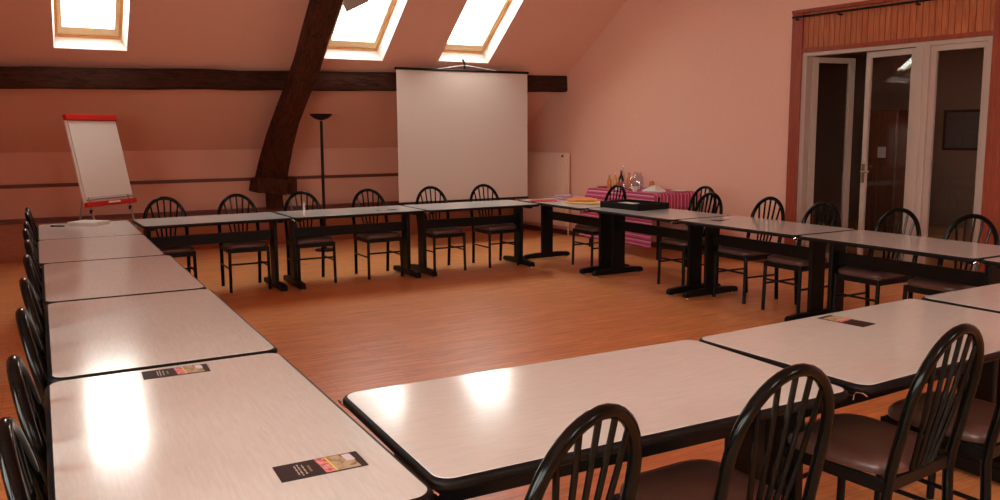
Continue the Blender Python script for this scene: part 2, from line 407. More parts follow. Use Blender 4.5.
# ------------------------------------------------------------------ door on the right wall
bm = B(); wbox(bm, 3.70, 3.83, -.05, .055, 0, 2.83); struct('trim_3', bm, 'redwood', bevel=.004)
bm = B(); wbox(bm, 5.795, 5.99, -.05, .055, 0, 2.83); struct('trim_4', bm, 'redwood', bevel=.004)
bm = B(); wbox(bm, 3.70, 5.99, -.05, .07, 2.83, 2.87); struct('trim_5', bm, 'redwood', bevel=.004)
bm = B(); wbox(bm, 3.83, 5.795, -.05, .05, 2.405, 2.45); struct('trim_6', bm, 'redwood', bevel=.004)
bm = B()
k = 3.83
while k < 5.79:          # tongue-and-groove battens over the door
    e = min(k+.062, 5.795); wbox(bm, k+.004, e-.004, -.04, .03, 2.45, 2.83); wbox(bm, k, e, -.04, .018, 2.45, 2.83); k += .062
struct('trim_7', bm, 'clad')
cr = thing('curtain_rod', 'thin black curtain rod with brackets under the top board above the glazed door', 'rod', tuple(wp(4.8, .1, 2.79)))
bm = B(); tube(bm, [wp(3.73, .1, 2.79)-wp(4.8, .1, 2.79), wp(5.97, .1, 2.79)-wp(4.8, .1, 2.79)], .011, 10); obj('rod', bm, 'matblack', cr, True)
for s in (3.78, 4.28, 5.1, 5.9):
    bm = B(); tube(bm, [wp(s, .03, 2.765)-wp(4.8, .1, 2.79), wp(s, .1, 2.765)-wp(4.8, .1, 2.79), wp(s, .1, 2.79)-wp(4.8, .1, 2.79)], .009, 8); obj('bracket', bm, 'matblack', cr)
door = struct('door_1')
bm = B()
wbox(bm, 3.83, 3.885, -.08, .03, 0, 2.405); wbox(bm, 5.745, 5.795, -.08, .03, 0, 2.405); wbox(bm, 3.885, 5.745, -.08, .03, 2.365, 2.405); wbox(bm, 5.085, 5.22, -.08, .03, 0, 2.365)
wbox(bm, 5.13, 5.165, .03, .042, 0, 2.365)
obj('door_frame', bm, 'pvc', door, bevel=.003)
bm = B(); wbox(bm, 5.22, 5.745, -.05, -.01, 2.31, 2.365); wbox(bm, 5.22, 5.27, -.05, -.01, 0, 2.31); wbox(bm, 5.70, 5.745, -.05, -.01, 0, 2.31); wbox(bm, 5.27, 5.70, -.05, -.01, 0, .14)
fx = obj('fixed_light', bm, 'pvc', door)
bm = B(); bm.faces.new([bm.verts.new(wp(s, -.03, z)) for s, z in ((5.265, .13), (5.705, .13), (5.705, 2.315), (5.265, 2.315))]); obj('door_pane', bm, 'doorglass', fx)
def leaf(hinge, d, w, z1, handle, st=.075):
    # d: unit direction of the leaf from its hinge
    nrm = Vector((-d.y, d.x, 0))
    if nrm.dot(WN) < 0: nrm = -nrm
    def q(a, b, z): return hinge + d*a + nrm*b + Vector((0, 0, z))
    def bb(bm, a0, a1, z0, z1_, b0=-.02, b1=.02):
        hexa(bm, [q(a0, b0, z0), q(a1, b0, z0), q(a1, b1, z0), q(a0, b1, z0), q(a0, b0, z1_), q(a1, b0, z1_), q(a1, b1, z1_), q(a0, b1, z1_)])
    bm = B(); bb(bm, 0, st, .01, z1); bb(bm, w-st, w, .01, z1); bb(bm, st, w-st, z1-.06, z1); bb(bm, st, w-st, .01, .16)
    lf = obj('door_leaf', bm, 'pvc', door, bevel=.003)
    bm = B(); bm.faces.new([bm.verts.new(q(a, 0, z)) for a, z in ((st-.005, .15), (w-st+.005, .15), (w-st+.005, z1-.055), (st-.005, z1-.055))]); obj('door_pane', bm, 'doorglass', lf)
    if handle:
        bm = B(); bb(bm, w-.045, w-.012, 1.0, 1.20, .02, .026)
        tube(bm, [q(w-.028, .02, 1.12), q(w-.028, .06, 1.12), q(w-.12, .065, 1.12)], .009, 8)
        obj('door_handle', bm, 'brass', lf)
    bm = B()
    for z in (.25, 1.1, 2.15): tube(bm, [q(-.008, .022, z-.05), q(-.008, .022, z+.05)], .012, 8)
    obj('hinge', bm, 'pvc', lf, True)
leaf(wp(3.89, -.07, 0), Vector((math.cos(R(-10)), math.sin(R(-10)), 0)), .58, 2.36, False)
b_ = R(6.7)
leaf(wp(5.08, -.02, 0), (-WT*math.cos(b_) - WN*math.sin(b_)), .56, 2.36, True, .05)

# ------------------------------------------------------------------ the dark room beyond the glazed door
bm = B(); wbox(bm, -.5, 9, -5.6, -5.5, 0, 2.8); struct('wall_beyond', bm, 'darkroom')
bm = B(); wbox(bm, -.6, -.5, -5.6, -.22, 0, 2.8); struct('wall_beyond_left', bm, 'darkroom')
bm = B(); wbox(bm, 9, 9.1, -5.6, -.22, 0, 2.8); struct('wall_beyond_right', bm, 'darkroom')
bm = B(); wbox(bm, -.6, 6.6, -5.6, -.22, 2.8, 2.9); wbox(bm, 7.3, 9.1, -5.6, -.22, 2.8, 2.9); wbox(bm, 6.6, 7.3, -5.6, -3.2, 2.8, 2.9); wbox(bm, 6.6, 7.3, -2.5, -.22, 2.8, 2.9); struct('ceiling_beyond', bm, 'darkroom')  # gap in the ceiling is an added opening that lets some daylight in
# things faintly seen in the neighbouring room
pf = thing('framed_picture', 'dim framed picture on the far wall seen through the right glass pane', 'picture', tuple(wp(3.24, -5.47, 1.555)), WA-PI/2)
bm = B()
for c, s in (((0, 0, .30), (.90, .03, .04)), ((0, 0, -.30), (.90, .03, .04)), ((-.43, 0, 0), (.04, .03, .56)), ((.43, 0, 0), (.04, .03, .56))): box(bm, c, s)
obj('picture_frame', bm, 'matblack', pf)
bm = B(); box(bm, (0, .0, 0), (.83, .012, .57)); obj('picture_print', bm, 'picture', pf)

def cupboard():
    root = thing('wooden_cupboard', 'tall brown wooden cupboard behind the glass of the half-open door leaf', 'cupboard', tuple(wp(3.08, -3.25, 0)), WA-PI/2)
    bm = B(); box(bm, (0, 0, .92), (.5, .45, 1.84)); obj('carcass', bm, 'brownwood', root, bevel=.006)
    for sx in (-.5, .5):
        bm = B(); box(bm, (sx*.245, -.235, .92), (.232, .02, 1.76)); d = obj('door', bm, 'brownwood', root, bevel=.004)
        bm = B(); lathe(bm, [(0, -.01), (.012, -.01), (.016, 0), (.012, .01), (0, .01)], 12, (-sx*.06+sx*.245-0, -.258, 1.05)); obj('knob', bm, 'brass', d, True)
    return root
cupboard()
nt_ = obj('notice', (lambda b: (box(b, (0, 0, 0), (.12, .004, .15)), b)[1])(B()), 'paper', loc=tuple(wp(3.14, -2.985, 1.25)), rotz=WA-PI/2)
tag(nt_, 'small white notice hanging on the brown cupboard beyond the glazed door', 'notice')

# ------------------------------------------------------------------ tables
TW, TH = .76, .74
def table(label, cx, cy, L, ang, group, W=TW):
    root = thing('conference_table', label, 'table', (cx, cy, 0), R(ang), group)
    bm = B(); prism(bm, rrect(L-.026, W-.026, .045, 8), TH-.026, TH); obj('tabletop', bm, 'laminate', root, bevel=.0015)
    bm = B()           # black bull-nosed edging
    rings = []
    prof = [(0, TH-.001), (.006, TH-.002), (.012, TH-.007), (.0145, TH-.015), (.012, TH-.024), (.005, TH-.030), (-.02, TH-.031), (-.02, TH-.027), (-.0005, TH-.0265)]
    outs = []
    for d, z in prof:
        outs.append([bm.verts.new((x, y, z)) for x, y in rrect(L-.026+2*d, W-.026+2*d, max(.045+d, .02), 8)])
    n = len(outs[0])
    for a, b in zip(outs, outs[1:]+outs[:1]):
        for k in range(n): bm.faces.new((a[k], a[(k+1) % n], b[(k+1) % n], b[k]))
    obj('edge_band', bm, 'edge', root, True)
    lx = L/2-.085
    bm = B(); box(bm, (0, 0, .545), (2*lx-.05, .028, .10)); obj('stretcher_beam', bm, 'blacksteel', root, bevel=.004)
    for s in (-1, 1):
        bm = B(); box(bm, (s*lx, 0, .38), (.036, .16, .62)); box(bm, (s*lx, 0, .697), (.05, .56, .024))
        lg = obj('leg', bm, 'blacksteel', root, bevel=.006)
        bm = B()
        pr = [(-.33, .014), (-.33, .05), (-.31, .066), (-.16, .078), (.16, .078), (.31, .066), (.33, .05), (.33, .014)]
        a = [bm.verts.new((s*lx-.026, y, z)) for y, z in pr]; b = [bm.verts.new((s*lx+.026, y, z)) for y, z in pr]
        bm.faces.new(a); bm.faces.new(b[::-1])
        for k in range(len(pr)): bm.faces.new((a[k], a[(k+1) % len(pr)], b[(k+1) % len(pr)], b[k]))
        obj('foot', bm, 'blacksteel', lg, bevel=.005)
        bm = B()
        for y in (-.29, .29): lathe(bm, [(0, 0), (.02, 0), (.02, .010), (.012, .016), (0, .016)], 12, (s*lx, y, 0))
        obj('glide', bm, 'chrome', lg, True)
        for y in (-1, 1):
            bm = B(); tube(bm, [(s*(L/2-.012), y*(W/2-.05), TH-.035), (s*(L/2+.002), y*(W/2-.035), TH-.024), (s*(L/2+.004), y*(W/2-.012), TH-.020), (s*(L/2-.008), y*(W/2-.004), TH-.030)], .0025, 6)
            obj('linking_clip', bm, 'chrome', root, True)
    return root
GT = 'conference tables set out in a hollow square'
for lab, cx, cy, L, a in [
    ('nearest table of the left row, with two dark leaflets and white window glare', .365, 2.292, 1.415, 90),
    ('bare table second from the camera in the left row', .375, 3.735, 1.435, 90),
    ('bare table in the middle of the left row, third of five', .368, 5.170, 1.39, 90),
    ('bare table second from the far end of the left row', .343, 6.555, 1.34, 90),
    ('farthest table of the left row, carrying the white pad, beside the flip chart', .345, 7.88, 1.27, 90)]:
    table(lab, cx-.011, cy, L, a, GT, .766)
table('bare table at the left end of the back row, against the far left-row table', 1.43, 8.225, 1.345, 2.5, GT, .74)
table('middle table of the back row, with a small upright white marker', 2.835, 8.255, 1.42, .5, GT, .74)
table('table at the right end of the back row, in front of the projection screen', 4.27, 8.255, 1.41, 0, GT, .74)
for lab, cx, cy, L, a in [
    ('corner table at the far end of the right row, strewn with yellow and red folders', 5.425, 7.87, 1.37, 90),
    ('table second from the far end of the right row, carrying the black open tray', 5.455, 6.475, 1.365, 90),
    ('table in the middle of the right row, third from its far end', 5.485, 5.08, 1.37, 90),
    ('long bare table of the right row standing in front of the glazed door', 5.48, 3.672, 1.395, 90),
    ('table of the right row cut off by the right edge of the photo', 5.475, 2.25, 1.40, 90)]:
    table(lab, cx, cy, L, a, GT)
table('nearest table in the foreground, its left end beside the left row', 1.470, 2.003, 1.425, -1.3, GT)
table('foreground table right of the nearest one, with one dark leaflet at its far edge', 2.935, 2.013, 1.455, 2.2, GT)
table('foreground table at the right edge of the photo, touching the right row', 4.38, 2.05, 1.38, 1, GT)

# ------------------------------------------------------------------ chairs (local: faces +y)
HC = .94
def hoop_y(z): return -.195 - .115*max(0, (z-.40)/.54)**1.05 if z > .40 else -.195-.02*(.40-z)/.4
def make_chair(label, group):
    root = thing('dining_chair', label, 'chair', (0, 0, 0), 0, group)
    # arched tube: rear legs and hoop in one bend
    pts = []
    def hw(z): return .186 + .006*math.sin(min(1, z/.66)*PI/2)
    zs = [0, .12, .25, .38, .46, .54, .62, .68]
    for z in zs: pts.append((-hw(z), hoop_y(z), z))
    for k in range(1, 20):
        a = PI - PI*k/20
        z = .68 + (HC-.017-.68)*math.sin(a)**.95; x = hw(.68)*math.cos(a)*1.0
        pts.append((x, hoop_y(z), z))
    for z in zs[::-1]: pts.append((hw(z), hoop_y(z), z))
    bm = B(); tube(bm, pts, .0175, 12); obj('hoop_back', bm, 'gloss', root, True)
    for k in range(5):
        u = (k-2)/2
        xb = u*.060; xt = u*.128; a = math.acos(max(-1, min(1, xt/hw(.68)))); zt = .68 + (HC-.02-.68)*math.sin(a)**.95
        bm = B(); n = 7
        tube(bm, [(xb+(xt-xb)*i/n, hoop_y(.44+(zt-.44)*i/n)+.018*math.sin(PI*i/n)*-.4, .44+(zt-.44)*i/n) for i in range(n+1)], .0082, 8)
        obj('spindle', bm, 'gloss', root, True)
    bm = B()
    box(bm, (0, .195, .411), (.385, .022, .042)); box(bm, (0, -.19, .411), (.37, .022, .042))
    for s in (-1, 1): box(bm, (s*.19, 0, .411), (.022, .38, .042))
    obj('seat_frame', bm, 'blacksteel', root, bevel=.003)
    bm = B(); rings = []       # padded seat
    def outline(k, e, n=40):
        o = []
        for i in range(n):
            a = 2*PI*i/n; c, s = math.cos(a), math.sin(a)
            x = math.copysign(abs(c)**.5, c); y = math.copysign(abs(s)**.5, s)
            w = .205 + .012*y
            o.append((x*w*k+0*e, y*.208*k+.008))
        return o
    for k, z in ((.90, .432), (.985, .436), (1.0, .45), (.985, .466), (.92, .480), (.75, .489), (.5, .494), (.22, .496)):
        rings.append([bm.verts.new((x, y, z)) for x, y in outline(k, 0)])
    bm.faces.new(rings[0][::-1])
    for a, b in zip(rings, rings[1:]):
        for i in range(40): bm.faces.new((a[i], a[(i+1) % 40], b[(i+1) % 40], b[i]))
    bm.faces.new(rings[-1])
    obj('seat_pad', bm, 'vinyl', root, True)
    for s in (-1, 1):
        bm = B(); tube(bm, [(s*.186, .193, .43), (s*.188, .198, .2), (s*.190, .203, 0)], .0155, 10); obj('front_leg', bm, 'blacksteel', root, True)
        bm = B(); tube(bm, [(s*.191, .2, .235), (s*.196, -.2, .235)], .009, 8); obj('side_stretcher', bm, 'blacksteel', root, True)
    bm = B(); tube(bm, [(-.191, .2, .275), (.191, .2, .275)], .009, 8); obj('front_stretcher', bm, 'blacksteel', root, True)
    return root
chairs = [
 # label, top x, top y, facing angle (deg, 0 = +y), group
 ('black hoop-back chair at the nearest foreground table, leftmost of the foreground chairs', 1.05, 1.415, 15, 'N'),
 ('black hoop-back chair at the foreground joint of the two front tables, between two others', 1.685, 1.42, 2, 'N'),
 ('black hoop-back chair whose brown seat shows, second from the right along the foreground', 2.49, 1.47, 5, 'N'),
 ('foreground chair at the right edge of the photo, mostly its seat showing', 3.03, 1.46, 3, 'N'),
 ('chair nearest the camera along the left row, in the bottom left corner', -.105, 1.98, -90, 'L'),
 ('second chair from the camera along the left row, beside the glare', -.10, 2.56, -90, 'L'),
 ('third chair from the camera along the left row', -.092, 3.28, -90, 'L'),
 ('fourth chair from the camera along the left row', -.092, 4.0, -90, 'L'),
 ('fifth chair from the camera along the left row', -.09, 4.79, -90, 'L'),
 ('sixth chair from the camera along the left row', -.092, 5.5, -90, 'L'),
 ('fourth chair from the far end of the left row', -.112, 6.2, -90, 'L'),
 ('third chair from the far end of the left row', -.112, 6.72, -90, 'L'),
 ('second chair from the far end of the left row', -.112, 7.58, -90, 'L'),
 ('chair at the very far end of the left row', -.112, 8.02, -90, 'L'),
 ('leftmost chair of the back row, right of the flip chart', 1.06, 8.71, 180, 'B'),
 ('back-row chair second from the left, left of the leaning timber', 1.76, 8.71, 180, 'B'),
 ('back-row chair behind the small white marker', 2.44, 8.71, 180, 'B'),
 ('back-row chair just left of the projection screen, right of the floor lamp', 3.19, 8.71, 180, 'B'),
 ('left of the two back-row chairs in front of the projection screen', 3.96, 8.71, 180, 'B'),
 ('right of the two back-row chairs in front of the projection screen', 4.66, 8.71, 180, 'B'),
 ('right-row chair behind the black tray, in front of the striped tablecloth', 5.93, 7.7, 90, 'R'),
 ('chair standing apart at the end of the striped buffet table', 6.60, 6.95, 92, 'R'),
 ('right-row chair overlapping the one at the buffet table end', 5.97, 6.2, 88, 'R'),
 ('right-row chair against bare pink wall left of the door frame', 5.99, 5.44, 90, 'R'),
 ('right-row chair in front of the opened left door leaf', 5.95, 4.8, 90, 'R'),
 ('right-row chair in front of the middle door post', 5.93, 4.06, 90, 'R'),
 ('right-row chair nearest the camera, before the right glass pane', 5.93, 3.47, 91, 'R'),
]
GN = {'N': 'chairs along the foreground tables', 'L': 'chairs along the left row', 'B': 'chairs behind the back row', 'R': 'chairs along the right row'}
proto = None
for lab, tx, ty, ang, g in chairs:
    a = R(ang); off = Vector((0, .31, 0)); off.rotate(Matrix.Rotation(a, 3, 'Z'))
    loc = (tx+off.x, ty+off.y, 0)
    if proto is None:
        proto = make_chair(lab, GN[g]); proto.location = loc; proto.rotation_euler = (0, 0, a)
    else: dup(proto, lab, loc, a, GN[g])

# ------------------------------------------------------------------ things on the tables
def leaflet(label, c, ang, detail=True, group='leaflets on the tables'):
    root = thing('leaflet', label, 'leaflet', (c[0], c[1], TH+.0005), R(ang), group)
    bm = B(); prism(bm, rrect(.21, .099, .002, 2), 0, .0012); obj('card', bm, 'card', root)
    def q(name, x0, x1, y0, y1, mat, skew=0, z=.0016):
        bm = B(); bm.faces.new([bm.verts.new(p) for p in ((x0, y0, z), (x1, y0, z), (x1+skew, y1, z), (x0+skew, y1, z))]); obj(name, bm, mat, root)
    q('flower_photo', .002, .026, -.046, .046, 'pinkphoto', -.006)
    q('house_photo', .032, .088, -.046, .046, 'housephoto', -.006)
    q('sky_photo', .066, .088, 0, .04, 'skyprint', -.003, .0019) if detail else None
    q('colour_bar', .0265, .0315, -.046, .046, 'yellowline', -.006)
    if detail:
        bm = B()
        for i, (x, h) in enumerate(((-.058, .030), (-.050, .036), (-.040, .03))):
            for j in range(9):
                y = -h + 2*h*j/9
                w = .0022 + .0012*((i*7+j*5) % 3)
                bm.faces.new([bm.verts.new(p) for p in ((x-w/2, y, .0016), (x+w/2, y, .0016), (x+w/2, y+h*.16, .0016), (x-w/2, y+h*.16, .0016))])
        obj('printed_text', bm, 'cardprint', root)
        bm = B()
        for j in range(5):
            y = -.02+.008*j
            bm.faces.new([bm.verts.new(p) for p in ((-.030, y, .0016), (-.024, y, .0016), (-.024, y+.005, .0016), (-.030, y+.005, .0016))])
        obj('printed_heading', bm, 'gold', root)
    return root
leaflet('dark leaflet with flower and house photos nearest the camera on the left row', (.548, 1.87), -1)
leaflet('smaller-looking dark leaflet lying just before the first table joint of the left row', (.362, 2.903), -1.5)
leaflet('dark leaflet lying askew on the foreground table right of the nearest one', (2.948, 2.247), 97, False)
leaflet('thin dark leaflet on the middle table of the back row', (3.20, 8.15), 170, False)
leaflet('dark leaflet on the third table of the right row, before the buffet end chair', (5.42, 5.52), 20, False)

def oi(name, label, cat, bm, mat, loc, rot=0, smooth=False, bevel=0, group=None):
    return tag(obj(name, bm, mat, None, smooth, bevel, loc, R(rot)), label, cat, group)
pd = thing('notepad', 'white writing pad lying on the far table of the left row', 'notepad', (.365, 8.28, TH), R(48))
bm = B(); box(bm, (0, 0, .014), (.22, .27, .026)); obj('page_block', bm, 'paper', pd, bevel=.002)
bm = B(); box(bm, (0, 0, .0285), (.225, .275, .003)); obj('cover_sheet', bm, 'whiteplastic', pd)
pn = thing('pen', 'small dark pen lying left of the white pad', 'pen', (.115, 8.22, TH+.007), R(-30))
bm = B(); tube(bm, [(-.06, 0, 0), (.035, 0, 0), (.05, 0, 0), (.062, 0, 0)], [.006, .006, .005, .002], 8); obj('barrel', bm, 'matblack', pn, True)
bm = B(); tube(bm, [(-.065, 0, 0), (-.03, 0, 0)], .0068, 8); obj('cap', bm, 'matblack', pn, True)
mk = thing('board_marker', 'small white marker standing upright on the middle table of the back row', 'marker', (2.275, 8.03, TH))
bm = B(); lathe(bm, [(0, 0), (.011, 0), (.011, .085), (.009, .088), (0, .088)], 14); obj('barrel', bm, 'whiteplastic', mk, True)
bm = B(); lathe(bm, [(0, .088), (.0115, .088), (.0115, .128), (.008, .132), (0, .132)], 14); obj('cap', bm, 'paper', mk, True)

# open black tray on the right row
tr = thing('document_tray', 'large low black open tray holding white sheets on the right row', 'tray', (5.55, 6.93, TH), R(95))
bm = B(); W_, D_, H_ = .60, .44, .065
box(bm, (0, 0, .006), (W_, D_, .012)); box(bm, (0, -D_/2+.008, H_/2), (W_, .016, H_)); box(bm, (0, D_/2-.008, H_/2), (W_, .016, H_))
box(bm, (-W_/2+.008, 0, H_/2), (.016, D_, H_)); box(bm, (W_/2-.008, 0, H_/2), (.016, D_, H_)); box(bm, (.02, 0, H_/2-.01), (.012, D_-.03, H_-.03))
obj('tray_box', bm, 'matblack', tr, bevel=.003)
ps = thing('paper_stack', 'white sheets lying inside the black tray', 'paper', (5.525, 7.06, TH+.0125), R(95), 'papers in the tray')
bm = B(); box(bm, (0, 0, .016), (.21, .24, .03)); obj('sheets', bm, 'paper', ps, bevel=.002)
# folders and papers on the corner table
def sheet(name, label, cat, x, y, z, w, d, t, rot, mat, curl=0):
    bm = B(); n = 8
    top, bot = [], []
    for i in range(n+1):
        u = -w/2+w*i/n; zz = curl*(abs(u)/(w/2))**2
        top.append([bm.verts.new((u, s*d/2, zz+t)) for s in (-1, 1)]); bot.append([bm.verts.new((u, s*d/2, zz)) for s in (-1, 1)])
    for i in range(n):
        bm.faces.new((top[i][0], top[i+1][0], top[i+1][1], top[i][1])); bm.faces.new((bot[i][0], bot[i][1], bot[i+1][1], bot[i+1][0]))
        bm.faces.new((top[i][0], bot[i][0], bot[i+1][0], top[i+1][0])); bm.faces.new((top[i][1], top[i+1][1], bot[i+1][1], bot[i][1]))
    for i in (0, n): bm.faces.new((top[i][0], top[i][1], bot[i][1], bot[i][0]))
    return oi(name, label, cat, bm, mat, (x, y, z), rot, True)
GF = 'folders and papers on the corner table'
for a in [
 ('folder', 'broad yellow folder with a curled edge, lowest of the papers on the corner table', 'folder', 5.47, 7.72, TH+.001, .32, .42, .012, 20, 'yellow', .006),
 ('folder', 'orange folder lying on the yellow one on the corner table', 'folder', 5.52, 7.86, TH+.021, .26, .34, .010, 50, 'orange', .004),
 ('folder', 'flat red folder at the left edge of the corner table', 'folder', 5.22, 8.22, TH+.001, .22, .30, .008, 65, 'red', 0),
 ('paper_sheet', 'pink papers fanned beside the yellow folder', 'paper', 5.66, 8.20, TH+.001, .30, .30, .016, 15, 'pinkpaper', .008),
 ('paper_sheet', 'mauve papers behind the pink papers on the corner table', 'paper', 5.62, 8.42, TH+.028, .21, .26, .01, -25, 'mauve', .006)]:
    sheet(*a)['group'] = GF

# ------------------------------------------------------------------ flip chart
fc = thing('flip_chart', 'white flip chart easel with red top and bottom bars, leaning back at the left', 'flip chart', (.66, 9.85, 0), .709)
tl = .216
tm = Matrix.Translation((0, 0, .789)) @ Matrix.Rotation(-tl, 4, 'X')     # board plane: x across, z up, -y facing
def onboard(bm): bmesh.ops.transform(bm, matrix=tm, verts=bm.verts); return bm
bm = B(); box(bm, (0, .012, .50), (.68, .02, .98)); bd = obj('board', onboard(bm), 'whiteplastic', fc, bevel=.003)
bm = B(); box(bm, (.004, -.006, .515), (.645, .014, .83)); obj('paper_pad', onboard(bm), 'paper', fc, bevel=.002)
bm = B(); box(bm, (0, -.004, .968), (.69, .05, .065)); obj('clamp_bar', onboard(bm), 'red', fc, bevel=.008)
bm = B(); box(bm, (0, -.012, .025), (.68, .06, .05)); sh = obj('pen_tray', onboard(bm), 'red', fc, bevel=.006)
bm = B(); box(bm, (.02, -.045, .030), (.16, .004, .018)); obj('label_plate', onboard(bm), 'whiteplastic', sh)
bm = B(); box(bm, (0, -.02, .075), (.62, .02, .012)); obj('clip_rail', onboard(bm), 'greymetal', fc)
for s in (-1, 1):
    p0 = tm @ Vector((s*.27, .02, .6)); p1 = tm @ Vector((s*.27, .0, -.02)); dd = (p1-p0).normalized(); p2 = p1 + dd*(p1.z/-dd.z)
    bm = B(); tube(bm, [p0, p1, p2], .011, 8); lg = obj('leg', bm, 'greymetal', fc, True)
    bm = B(); lathe(bm, [(0, 0), (.018, 0), (.018, .03), (.012, .04), (0, .04)], 12, (p2.x, p2.y, 0)); obj('rubber_foot', bm, 'matblack', lg, True)
    bm = B(); lathe(bm, [(0, -.02), (.018, -.02), (.018, .02), (0, .02)], 10, (p1.x, p1.y, p1.z-.03)); obj('clamp_knob', bm, 'matblack', lg, True)
p0 = tm @ Vector((0, .03, .85)); bm = B(); tube(bm, [p0, (0, .60, .012)], .011, 8); obj('leg', bm, 'greymetal', fc, True)

# ------------------------------------------------------------------ floor lamp
lp = thing('floor_lamp', 'slim black floor lamp with an upturned dish between timber and screen', 'lamp', (3.272, 10.6, 0))
bm = B(); lathe(bm, [(0, 0), (.13, 0), (.135, .008), (.13, .02), (.03, .028), (.02, .045), (0, .045)], 32); obj('base', bm, 'matblack', lp, True)
bm = B(); lathe(bm, [(.020, .04), (.020, 1.0), (.023, 1.005), (.023, 1.02), (.020, 1.025), (.018, 1.72), (0, 1.72)], 14); obj('pole', bm, 'matblack', lp, True)
bm = B(); lathe(bm, [(0, 1.725), (.03, 1.728), (.09, 1.75), (.135, 1.785), (.152, 1.81), (.147, 1.81), (.13, 1.79), (.085, 1.757), (.03, 1.737), (0, 1.735)], 32); obj('lamp_shade', bm, 'matblack', lp, True)

# ------------------------------------------------------------------ projection screen hung in front of the purlin
YS = 10.16
def at_y(u, v, y):
    d = f + rt*((u-500)/FL) + up*((CY-v)/FL); k = y/d.y
    return Vector((d.x*k, y, CH+d.z*k))
sx0, sx1, sz0, sz1 = 4.165, 6.17, .63, 2.385
sc = thing('projection_screen', 'large blank white projection screen hanging below the dark beam', 'screen', ((sx0+sx1)/2, YS, sz1))
wS = sx1-sx0; hS = sz1-sz0
bm = B(); box(bm, (0, 0, -hS/2), (wS, .006, hS)); obj('screen_fabric', bm, 'screen', sc)
bm = B(); tube(bm, [(-wS/2-.02, .0, .012), (wS/2+.02, .0, .012)], .017, 12); obj('roller_case', bm, 'matblack', sc, True)
bm = B(); tube(bm, [(-wS/2-.01, 0, -hS-.01), (wS/2+.01, 0, -hS-.01)], .014, 12); obj('bottom_bar', bm, 'matblack', sc, True)
bm = B(); tube(bm, [(-.40, 0, .025), (0, 0, .085), (.50, 0, .025)], .006, 6); obj('hanging_cord', bm, 'whiteplastic', sc, True)
bm = B(); tube(bm, [(0, 0, .04), (0, 0, .12), (0, .05, .16)], .016, 8); obj('hook', bm, 'matblack', sc, True)

# ------------------------------------------------------------------ radiator on the right wall
rd = thing('radiator', 'tall flat cream radiator on the right wall beside the projection screen', 'radiator', tuple(wp(-.62, 0, 0)), -WA-PI/2)
# local: x along the wall towards the camera, y out of the wall is negative-x side; use wall frame directly
def rl(s, n, z): return Matrix.Rotation(WA+PI/2, 3, 'Z') @ (wp(s, n, z)-wp(-.62, 0, 0))
def rbox(bm, s0, s1, n0, n1, z0, z1): hexa(bm, [rl(s0, n0, z0), rl(s1, n0, z0), rl(s1, n1, z0), rl(s0, n1, z0), rl(s0, n0, z1), rl(s1, n0, z1), rl(s1, n1, z1), rl(s0, n1, z1)])
bm = B(); rbox(bm, -1.30, -.06, .03, .055, .14, 1.245); obj('back_panel', bm, 'radiator', rd, bevel=.004)
bm = B(); rbox(bm, -1.30, -.06, .095, .115, .14, 1.245)
for k in range(24): rbox(bm, -1.27+k*.05, -1.255+k*.05, .115, .119, .17, 1.21)
obj('front_panel', bm, 'radiator', rd, bevel=.002)
bm = B(); rbox(bm, -1.30, -.06, .052, .1, 1.235, 1.25); obj('top_grille', bm, 'radiator', rd)
bm = B(); rbox(bm, -.062, -.05, .03, .118, .14, 1.245); obj('side_cover', bm, 'radiator', rd)
bm = B(); tube(bm, [rl(-.11, .12, 1.2), rl(-.11, .135, 1.2)], .016, 12); obj('air_valve', bm, 'matblack', rd, True)
bm = B(); tube(bm, [rl(-.03, .075, 0), rl(-.03, .075, 1.18), rl(-.055, .075, 1.19)], .009, 8); obj('supply_pipe', bm, 'radiator', rd, True)

# ------------------------------------------------------------------ buffet table with striped cloth
BZ = .80
bx0, bx1, by0, by1 = 6.45, 7.12, 7.66, 9.05
bf = thing('buffet_table', 'side table under the striped cloth against the right wall', 'table', ((bx0+bx1)/2, (by0+by1)/2, 0))
bm = B(); box(bm, (0, 0, BZ-.025), (bx1-bx0-.03, by1-by0-.03, .03)); obj('tabletop', bm, 'laminate', bf)
for sx in (-1, 1):
    for sy in (-1, 1):
        bm = B(); tube(bm, [(sx*.28, sy*.7, 0), (sx*.28, sy*.7, BZ-.04)], .018, 8); obj('leg', bm, 'blacksteel', bf, True)
bm = B(); uvl = bm.loops.layers.uv.new('UVMap')
NU, NV = 46, 40
drop_f, drop_e = .66, .20
def cloth_pt(i, j):      # i across (front hem -> top -> back), j along
    a = -drop_f + (drop_f + bx1-bx0 + .05)*i/NU; b = -drop_e + (by1-by0+2*drop_e)*j/NV
    x = bx0 + max(a, 0); y = by0 + min(max(b, 0), by1-by0); z = BZ
    du = max(-a, 0); dv = max(-b, 0) + max(b-(by1-by0), 0)
    if du > 0 or dv > 0:
        if du > 0 and dv > 0:
            z -= max(du, dv)*.98; x -= .06*min(dv, .2)/.2*min(1, du*3); y -= .05*(1 if b < 0 else -1)*min(1, dv*5)
        else: z -= du+dv
        if du > 0: x -= (.006+.05*du)*(1) + .014*du/drop_f*math.sin(b*9+1.2) + .007*du*math.sin(b*23)
        if dv > 0: y += (.006*math.sin(a*30) + .02*dv)*(-1 if b < 0 else 1)
    if x + .0 > wallx(y)-.02: x = wallx(y)-.02
    return Vector((x, y, z+.002)), a
grid = [[cloth_pt(i, j) for j in range(NV+1)] for i in range(NU+1)]
vs = [[bm.verts.new(p[0]) for p in row] for row in grid]
for i in range(NU):
    for j in range(NV):
        fa = bm.faces.new((vs[i][j], vs[i+1][j], vs[i+1][j+1], vs[i][j+1]))
        for lp_, (ii, jj) in zip(fa.loops, ((i, j), (i+1, j), (i+1, j+1), (i, j+1))): lp_[uvl].uv = (grid[ii][jj][1], jj/NV)
